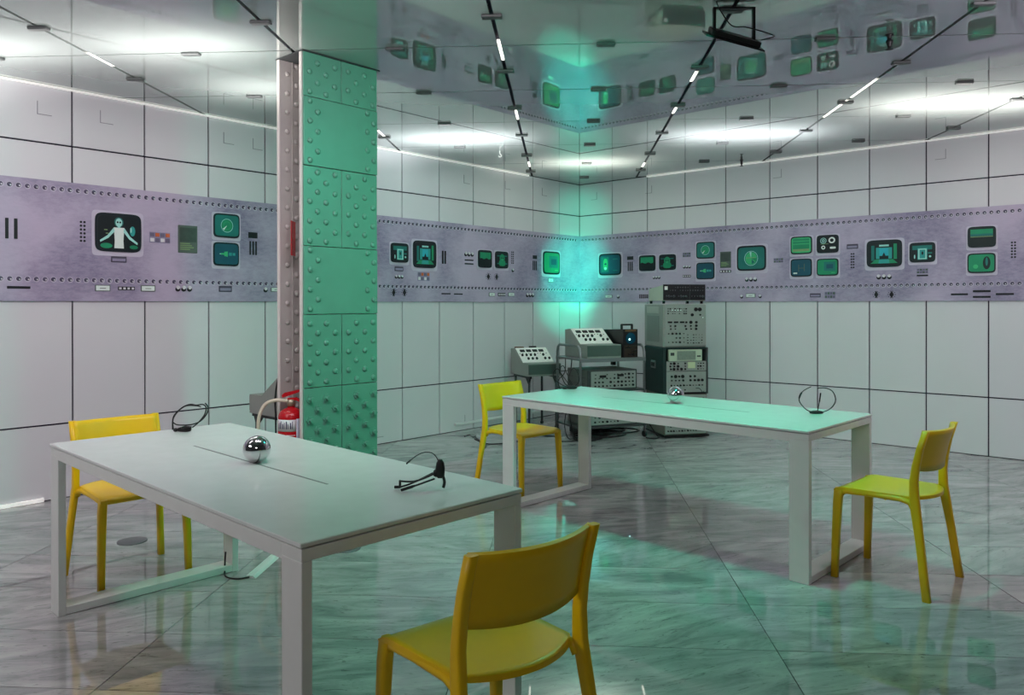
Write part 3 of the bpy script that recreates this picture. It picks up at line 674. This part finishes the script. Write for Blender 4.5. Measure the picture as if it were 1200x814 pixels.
headset((4.335, -3.575, .741), 'thin black ring headset on the free end of the mint green table',
        [([(-.02, .0, .008), (-.06, .0, .022), (-.095, .0, .06), (-.10, .0, .09), (-.08, .0, .125), (-.035, .0, .15)], [.005]*18+[.008]*5+[.004]*8),
         ([(-.02, .01, .006), (.04, .01, .010), (.085, .01, .035), (.105, .01, .075), (.09, .01, .12), (.055, .01, .14), (.015, .01, .142), (.005, .01, .138)], .005),
         ([(.0, .0, .012), (.01, .0, .06), (.018, .0, .115)], [.004]*7+[.006]*6)],
        [(-.045, .035, -.012, .016, .0, .018)])
headset((2.545, -3.475, .741), 'tangled black headset on the mint green table in front of the cart',
        [([(-.02, 0, .010), (-.07, 0, .03), (-.125, .01, .07), (-.13, .01, .12), (-.10, 0, .145), (-.075, 0, .10), (-.05, 0, .04), (-.01, 0, .012)], .006),
         ([(.0, .02, .010), (-.04, .02, .06), (-.085, .02, .13), (-.06, .02, .165), (-.03, .02, .10), (.01, .02, .02)], .005),
         ([(.01, 0, .012), (.05, 0, .05), (.045, 0, .11), (.01, 0, .15), (-.02, 0, .08), (.0, 0, .018)], .005)],
        [(-.04, .04, -.016, .016, .0, .026), (-.07, -.03, -.012, .012, 0, .014)])

# ------------------------------------------------------------------ equipment
def knobs_on(m, x0, x1, z0, z1, nx, nz, r, y=-.004, jitter=.3, seed=1, tall=.012):
    rd = random.Random(seed)
    for i in range(nx):
        for k in range(nz):
            if rd.random() < .16: continue
            x = x0+(x1-x0)*(i+.5)/nx+rd.uniform(-jitter, jitter)*(x1-x0)/nx*.3; z = z0+(z1-z0)*(k+.5)/nz
            rr = r*rd.choice((.55, .8, 1.0, 1.25)); m.lathe([(rr, 0), (rr*.85, tall)], 8, (x, y, z), 'y', False)
def stuff(o): o['kind'] = 'stuff'; return o
RK = math.radians(53.5); rp = Vector((1.885, -1.091, 0))
rx_, ry_ = Vector((math.cos(RK), math.sin(RK), 0)), Vector((-math.sin(RK), math.cos(RK), 0))
# floor unit
u = tag(empty('rack_unit', rp, RK), 'low grey electronics unit on the floor, bottom of the rack tower', 'rack unit')
MB().box(0, .46, .01, .5, .03, .44, .004).build('case', mat('brown_grey_case', '6b6a60', .5), u)
MB().box(-.005, .475, -.01, .5, .012, .03).build('base_tray', M_BLACK, u)
MB().box(.01, .45, .0, .012, .04, .43, .002).build('faceplate', M_FACE, u)
m = MB(); knobs_on(m, .02, .44, .05, .14, 14, 2, .008, 0, .2, 3); knobs_on(m, .02, .44, .16, .42, 10, 5, .01, 0, .3, 4); stuff(m.build('knobs', M_BLACK, u))
# dark green flight case
u = tag(empty('rack_case', rp+Vector((0, 0, .44)), RK), 'dark green flight case full of grey modules, middle of the rack tower', 'rack case')
H = .47
MB().box(-.02, .02, .0, .5, 0, H, .006).build('side_panel', M_DKGREEN, u); MB().box(.445, .47, 0, .5, 0, H, .004).build('side_panel', M_DKGREY, u)
MB().box(.02, .445, .0, .5, 0, .018).build('bottom_panel', M_BLACK, u); MB().box(.02, .445, 0, .5, H-.015, H).build('top_panel', M_DKGREEN, u); MB().box(.02, .445, .48, .5, .018, H-.015).build('rear_panel', M_DKGREEN, u)
hb = MB().box(-.03, -.018, .18, .30, .25, .33, .004).build('handle_plate', M_CHROME, u); MB().box(-.034, -.03, .20, .28, .27, .31, .001).build('handle', M_BLACK, hb)
fp = MB().box(.02, .445, -.004, .03, .02, .23, .002).build('faceplate', M_FACE, u)
m = MB(); knobs_on(m, .05, .42, .12, .20, 9, 2, .015, -.004, .3, 5); knobs_on(m, .05, .42, .06, .12, 11, 1, .008, -.004, .2, 6); knobs_on(m, .05, .25, .03, .06, 3, 1, .012, -.004, .3, 7); stuff(m.build('knobs', M_BLACK, fp))
MB().tube(smooth_path([(.33, -.012, .06), (.36, -.03, .058), (.40, -.02, .02), (.42, -.012, .03)]), .003, 6).build('patch_lead', M_BLACK, fp)
fp = MB().box(.02, .445, -.004, .03, .235, .33, .002).build('faceplate', M_FACE, u)
m = MB(); knobs_on(m, .04, .24, .24, .325, 5, 3, .012, -.004, .3, 8); knobs_on(m, .34, .43, .24, .325, 3, 3, .008, -.004, .3, 9); stuff(m.build('knobs', M_BLACK, fp))
MB().box(.245, .325, -.009, -.004, .262, .325, .002).build('meter', mat('cream_meter', 'c4cba6', .4), fp)
fp = MB().box(.045, .40, -.006, .03, .335, .45, .002).build('display_plate', mat('pale_display_plate', 'b9c2ad', .4), u)
MB().box(.13, .33, -.010, -.006, .345, .435, .001).build('display', mat('grey_display', '7f887f', .3, vary=.25, scale=60), fp)
MB().box(.06, .10, -.009, -.006, .39, .42).build('badge', M_DKGREY, fp); MB().box(.345, .385, -.009, -.006, .375, .39).build('badge', M_DKGREY, fp)
# big grey case
u = tag(empty('rack_case', rp+Vector((-.02, 0, .912)), RK), 'large grey case with a wide knob panel, upper part of the rack tower', 'rack case')
MB().box(0, .47, .006, .5, 0, .435, .006).build('case', M_CASE, u)
MB().box(-.004, .002, .10, .42, .05, .32, .001).build('side_inset', mat('case_inset', '777d79', .5), u)
MB().box(-.006, .004, .10, .42, .34, .41, .002).build('side_handle', mat('case_light', 'a3a79f', .5), u)
fp = MB().box(.02, .46, -.004, .01, .015, .425, .002).build('faceplate', M_FACE, u)
m = MB(); knobs_on(m, .04, .26, .33, .40, 9, 3, .006, -.004, .2, 11); knobs_on(m, .29, .42, .30, .41, 3, 2, .017, -.004, .3, 12); knobs_on(m, .05, .38, .17, .23, 6, 2, .010, -.004, .3, 13)
knobs_on(m, .22, .38, .20, .27, 3, 2, .014, -.004, .3, 14); knobs_on(m, .04, .24, .03, .16, 5, 3, .009, -.004, .2, 15); knobs_on(m, .25, .43, .03, .14, 6, 4, .005, -.004, .3, 16)
for x in (.05, .115, .18): m.box(x, x+.045, -.012, -.004, .245, .262)
stuff(m.build('knobs', M_BLACK, fp))
m = MB()
for x, z in ((.10, .375), (.13, .375), (.16, .375), (.19, .375), (.06, .14), (.19, .14), (.43, .30)): m.lathe([(.005, 0), (.003, .005)], 8, (x, -.004, z), 'y')
m.build('indicator', mat('pale_lamp', 'd9f2ea', .4, emit=.6), fp)
# unit on top
u = tag(empty('rack_unit', rp+Vector((.0, .0, 1.352))+ry_*.04, RK), 'pale box with black patch panel, topmost of the rack tower', 'rack unit')
c = MB().prism([(0, .03), (.40, .03), (.40, .155), (0, .19)], .006, .455, 'x'); c.build('case', mat('pale_case', 'b9beae', .5), u)
fp = MB().box(.0, .455, -.008, .004, .035, .195, .002).build('faceplate', mat('black_faceplate', '16171b', .4), u)
m = MB(); knobs_on(m, .02, .28, .05, .10, 10, 1, .010, -.008, .1, 21, .02); knobs_on(m, .29, .44, .05, .10, 5, 1, .010, -.008, .1, 22, .02); knobs_on(m, .06, .44, .12, .18, 14, 2, .006, -.008, .2, 23); stuff(m.build('knobs', mat('grey_knob', '4a4a50', .4), fp))
MB().box(.012, .045, -.011, -.008, .14, .175, .001).build('badge', M_WHITEP, fp); MB().box(.283, .287, -.010, -.007, .04, .19).build('divider', M_DKGREY, fp)
for x in (.02, .43):
    for y in (.03, .37): MB().lathe([(.014, .0), (.016, .03)], 10, (x, y, 0)).build('foot', M_BLACK, u)

# synthesizer consoles: x across the front, y to the back
def console(seed):
    c = empty('synthesizer_console'); W, D = .38, .50
    MB().prism([(0, 0), (D, 0), (D, .275), (.385, .285), (.16, .135), (.0, .135)], 0, W, 'x').build('case', M_CASE, c)
    MB().box(.0, W, -.004, .002, .02, .125, .001).build('front_panel', M_CASED, c)
    d = Vector((0, .225, .150)); L_ = d.length; d.normalize(); nrm = Vector((0, -d.z, d.y))
    def pl(m, x0, x1, s0, s1, h0, h1):
        v = [Vector((x, .16, .135))+d*s+nrm*h for h in (h0, h1) for s in (s0, s1) for x in (x0, x1)]
        m.add(v, [(0, 1, 3, 2), (4, 6, 7, 5), (0, 4, 5, 1), (2, 3, 7, 6), (0, 2, 6, 4), (1, 5, 7, 3)])
    m = MB(); pl(m, .006, W-.006, .004, L_-.004, .0, .004); fp = m.build('faceplate', M_WHITEP, c)
    m = MB(); rd = random.Random(seed)
    for k in range(4): pl(m, .04+k*.075, .04+k*.075+.055, L_*.70, L_*.84, .004, .010)
    for k in range(7):
        for q in (.18, .42):
            if rd.random() < .25: continue
            x = .03+k*.05; pl(m, x, x+.018, L_*q, L_*q+.024, .004, .022)
    for k in range(10): pl(m, .02+k*.035, .028+k*.035, L_*.57, L_*.60, .004, .008)
    stuff(m.build('knobs', M_BLACK, fp))
    return c
k1 = console(1); CK = math.radians(64); cp = Vector((1.361, -1.803, 0))
cxv, cyv = Vector((math.cos(CK), math.sin(CK), 0)), Vector((-math.sin(CK), math.cos(CK), 0))
k1.location = cp+cxv*.09+cyv*.015+Vector((0, 0, .81)); k1.rotation_euler.z = CK
tag(k1, 'grey synthesizer console with white sloping panel on the cart top', 'console', 'synthesizer consoles')
k2 = copy_tree(k1); k2.location = (.56, -1.645, .577); tag(k2, 'grey synthesizer console with white panel on the black stand left of the cart', 'console', 'synthesizer consoles')
k3 = copy_tree(k1); k3.location = (.75, -4.60, .562); k3.rotation_euler.z = -PI/2
tag(k3, 'grey console seen from its side on a stand behind the column', 'console', 'synthesizer consoles')
m = MB().box(.03, .12, .40, .47, .28, .297, .004); m.build('tape_spool', mat('brown_plastic', '6b4a38', .5), k2)
m = MB().box(.20, .28, .42, .46, .28, .30, .004); m.build('plug_block', M_BLACK, k2)
MB().tube(smooth_path([(.37, .49, .27), (.395, .45, .29), (.395, .40, .26), (.39, .36, .12), (.392, .37, .0), (.395, .38, -.2)]), .006, 8).build('lead', M_BLACK, k3)

def stand(loc, rotz, top, label, W=.38, D=.46):
    s = tag(empty('console_stand', loc, rotz), label, 'stand', 'black console stands')
    for x in (.03, W-.03):
        for y in (.05, D-.03):
            MB().tube([(x, y, .03), (x, y, top-.025)], .013, 10).build('leg', M_DKGREY, s)
            MB().lathe([(.018, .0), (.02, .02), (.014, .032)], 10, (x, y, 0)).build('foot', M_BLACK, s)
        MB().box(x-.012, x+.012, .0, D, top-.025, top-.001, .003).build('bearer', M_BLACK, s)
        MB().prism([(.05, top-.09), (.062, top-.09), (.13, top-.025), (.02, top-.025)], x-.008, x+.008, 'x').build('gusset', M_BLACK, s)
    MB().tube([(.03, D-.03, .22), (W-.03, D-.03, .22)], .009, 8).build('crossbar', M_DKGREY, s)
    return s
stand((.56, -1.645, 0), CK, .577, 'black stand under the synthesizer console left of the cart')
stand((.75, -4.60, 0), -PI/2, .562, 'dark stand under the grey console behind the column')

# equipment cart
ct = tag(empty('equipment_cart', cp, CK), 'grey steel cart with hoop handles carrying electronics, between stand and rack tower', 'cart')
CW, CD = .75, .55
for z in (.79, .475, .115):
    MB().box(.0, CW, .0, CD, z, z+.018, .003).build('shelf', M_DKGREY if z < .7 else mat('shelf_grey', '6a6d70', .45), ct)
for y in (0, CD-.012): MB().box(.0, CW, y-.004, y+.014, .775, .812, .003).build('shelf_lip', mat('shelf_grey', '6a6d70', .45), ct)
for x in (.012, CW-.012):
    hp = [(x, .012, .06), (x, .012, .86), (x, .03, .91), (x, .07, .932), (x, CD-.07, .932), (x, CD-.03, .91), (x, CD-.012, .86), (x, CD-.012, .06)]
    MB().tube(hp, .0135, 10).build('end_frame', M_CHROME, ct)
    for y in (.012, CD-.012):
        cs = MB().lathe([(.03, -.012), (.033, -.008), (.033, .008), (.03, .012)], 16, (x, y, .034), 'x').build('caster', M_BLACK, ct)
MB().box(.62, .66, .45, .50, .70, .775, .003).build('junction_box', M_BLACK, ct)
# oscilloscope on the cart
os_ = tag(empty('oscilloscope', cp+cxv*.50+cyv*.02+Vector((0, 0, .808)), CK), 'black oscilloscope with round blue screen on the cart top', 'oscilloscope')
MB().prism([(.02, .0), (.46, .0), (.46, .235), (.40, .275), (.02, .285)], 0, .165, 'x').build('case', mat('black_case', '17191b', .4), os_)
fp = MB().box(-.002, .167, .0, .025, .0, .288, .004).build('faceplate', mat('dark_faceplate', '121214', .4), os_)
sc = MB().lathe([(.058, 0), (.055, .006)], 24, (.083, 0, .195), 'y').build('screen', mat('scope_screen', '0c3c4e', .2, emit=.25), fp)
MB().lathe([(.011, .006), (.006, .009)], 12, (.068, 0, .185), 'y').build('trace_dot', mat('trace_glow', 'b8ffff', .3, emit=3.0), sc)
MB().box(.01, .155, -.003, .001, .008, .125, .001).build('control_panel', mat('bronze_panel', '30281f', .4), fp)
m = MB(); knobs_on(m, .015, .15, .015, .12, 4, 3, .013, -.003, .2, 31, .02); stuff(m.build('knobs', M_BLACK, fp))
MB().box(.02, .145, -.002, .001, .265, .28).build('badge', mat('copper_badge', '7b5235', .4), fp)
hd = MB(); hd.box(.015, .03, .06, .09, .28, .335, .003); hd.box(.135, .15, .06, .09, .28, .335, .003); hd.box(.015, .15, .065, .085, .322, .34, .003); hd.build('carry_handle', M_BLACK, os_)
# units on the lower shelves
def shelf_unit(z, h, label, seed):
    u = tag(empty('rack_unit', cp+cxv*.10+cyv*.03+Vector((0, 0, z)), CK), label, 'rack unit')
    MB().box(0, .56, .012, .45, 0, h, .004).build('case', mat('dark_case', '565b55', .5), u)
    fr = MB().box(.0, .56, -.004, .014, 0, h, .003).build('front_frame', M_DKGREY, u)
    fp = MB().box(.035, .545, -.008, .0, .012, h-.012, .002).build('faceplate', M_FACE, u)
    m = MB(); knobs_on(m, .06, .53, .02, h-.025, 11, 4, .010, -.008, .35, seed); m.box(.13, .20, -.016, -.008, h*.62, h*.75); m.box(.33, .40, -.016, -.008, h*.66, h*.78); stuff(m.build('knobs', M_BLACK, fp))
    v = MB()
    for k in range(3): v.box(-.003, .002, .06+k*.13, .15+k*.13, h*.3, h*.32); v.box(-.003, .002, .06+k*.13, .15+k*.13, h*.6, h*.62)
    stuff(v.build('vent', M_BLACK, u))
    return u
shelf_unit(.495, .195, 'grey knob-covered unit on the middle shelf of the cart', 41)
shelf_unit(.135, .22, 'grey unit on the lowest shelf of the cart', 42)

# cables
def cable(name, pts, r, label, group=None, m=None):
    return tag(MB().tube(smooth_path(pts, 6), r, 6).build(name, m or M_BLACK), label, 'cable', group)
def W(a, b, z=0): p = cp+cxv*a+cyv*b; return (p.x, p.y, z)
cable('cable', [W(-.03, .12, .80), W(-.05, .10, .70), W(-.10, .05, .62), W(-.06, .0, .50), W(-.02, .03, .40), W(-.08, .06, .30), W(-.04, .08, .1), W(.0, .02, .012), W(.15, -.05, .012)], .006, 'thicker black lead drooping in loops from the front left corner of the cart')
cable('cable', [W(-.01, .30, .80), W(-.04, .26, .66), W(-.14, .2, .58), W(-.12, .15, .46), W(-.05, .18, .36), W(-.07, .2, .15), W(-.05, .15, .012), W(.1, .2, .012)], .005, 'thinner black lead hanging from the middle of the cart end beside the console stand')
tg = MB()
for k in range(7):
    pts = []; a, b = .14+k*.06, .0+.06*(k % 3); rr = .10+.02*(k % 4)
    for i in range(13): t = i*.75+k; pts.append(W(a+rr*1.5*math.cos(t), b+.10+rr*math.sin(t), .010+.009*k))
    tg.tube(smooth_path(pts, 6), .008, 6)
tag(tg.build('cable_tangle', M_BLACK), 'tangle of black cables heaped on the floor under the cart', 'cable tangle', None, 'stuff')
cable('cable', [W(.70, .10, .30), W(.80, .05, .15), W(.86, -.02, .02), W(.84, -.10, .008), W(.75, -.16, .008), W(.70, -.08, .008)], .006, 'black cable dropping to the floor between cart and rack tower')
cable('cable', [(.5, -2.4, .006), (.8, -2.5, .006), (.9, -2.2, .006), (.7, -1.9, .006), (1.0, -1.75, .006), (1.2, -1.95, .006), (1.35, -1.75, .006)], .006, 'thin black cable wandering over the marble before the console stand')
cable('cable', [(0.297, -2.342, .005), (0.274, -2.243, .005), (0.405, -2.329, .005), (0.358, -2.237, .005), (0.475, -2.349, .005), (0.793, -2.535, .005), (0.928, -2.704, .005)], .004, 'thin black cable squiggle on the marble between the column and the far yellow chair')
pb = tag(MB().box(0, .38, 0, .20, 0, .06, .006).build('power_box', M_BLACK, None, W(.18, .40, .0), CK), 'flat black power box on the floor under the cart', 'power box')

# ------------------------------------------------------------------ ceiling fittings
fl = tag(empty('floodlight', (FLOOD.x, FLOOD.y, CEIL-.017), math.radians(41.9)), 'black floodlight on a bracket hanging from the ceiling', 'floodlight')
br = MB(); br.box(-.105, .105, -.012, .012, -.008, .0); br.box(-.105, -.093, -.012, .012, -.125, -.004); br.box(.093, .105, -.012, .012, -.185, -.004); br.build('bracket', M_BLACK, fl)
def tilted(x0, x1, y0, y1, z0, z1, c=.003):
    m = MB().box(x0, x1, y0, y1, z0, z1, c); R_ = Matrix.Rotation(.27, 3, 'Y') @ Matrix.Rotation(.45, 3, 'X')
    m.v = [tuple(R_ @ Vector(p)+Vector((0, 0, -.15))) for p in m.v]; return m
tilted(-.125, .125, -.085, .085, -.012, .016).build('lamp_housing', M_BLACK, fl)
tilted(-.15, .15, -.095, .095, -.020, -.013, 0).build('lamp_rim', M_BLACK, fl)
tilted(-.115, .115, -.075, .075, -.0205, -.019, 0).build('lamp_glass', mat('green_lamp_glass', '2fe0a0', .2, emit=1.5), fl)
MB().tube(smooth_path([(.13, -.02, -.17), (.155, -.10, -.185), (.145, -.17, -.20), (.08, -.20, -.19), (.0, -.19, -.165), (-.06, -.17, -.15), (-.10, -.12, -.06), (-.11, -.08, .0)]), .003, 6).build('flex', M_BLACK, fl)
def drop(name, loc, label, cat, prof, m):
    return tag(MB().lathe(prof, 14).build(name, m, None, loc), label, cat)
drop('sprinkler', (4.615, -3.25, CEIL-.085), 'dark sprinkler head hanging from the ceiling in front of the screens, nearest the floodlight', 'sprinkler', [(.004, 0), (.022, .002), (.006, .008), (.014, .03), (.02, .05), (.012, .058), (.012, .075), (.024, .084)], M_BLACK)
drop('sprinkler', (2.29, -.22, CEIL-.065), 'dark sprinkler head on the ceiling near the wall above the rack tower', 'sprinkler', [(.004, 0), (.020, .002), (.006, .008), (.012, .03), (.012, .055), (.02, .064)], M_BLACK)
hk = tag(MB().tube(smooth_path([(0, 0, .06), (0, 0, .035), (.012, 0, .02), (.015, 0, .008), (0, 0, 0), (-.014, 0, .01)]), .005, 8).build('ceiling_hook', mat('white_enamel', 'e6e6e2', .3), None, (.755, -2.30, CEIL-.062), math.radians(42)), 'small white hook screwed into the ceiling above the left wall', 'hook')

# ------------------------------------------------------------------ floor fittings
disc = MB().lathe([(.08, 0), (.08, .003), (.075, .005), (.0, .005)], 28).build('floor_cover', M_DISC, None, (1.38, -6.066, 0)); tag(disc, 'round grey floor cover beside the chair on the wall side', 'floor cover', 'round floor covers')
d2 = disc.copy(); COL.objects.link(d2); d2.location = (2.40, -5.33, 0); d2['label'] = 'round grey floor cover behind the pale table, between the tables'
cc = tag(empty('cable_cover', (2.43, -5.93, 0), math.radians(128)), 'white cable cover strip on the marble behind the pale table leg', 'cable cover')
MB().prism([(-.032, 0), (.032, 0), (.018, .012), (-.018, .012)], 0, .62, 'x').build('cover', mat('white_plastic', 'd9dcda', .4), cc)
MB().box(0, .62, -.005, .005, .011, .0135).build('ridge', mat('white_plastic', 'd9dcda', .4), cc)
cable('cable', [(2.43, -5.93, .006), (2.40, -5.98, .004), (2.33, -6.0, .004), (2.27, -5.975, .02), (2.25, -5.96, .10)], .004, 'black cable from the white floor strip to the pale table leg')
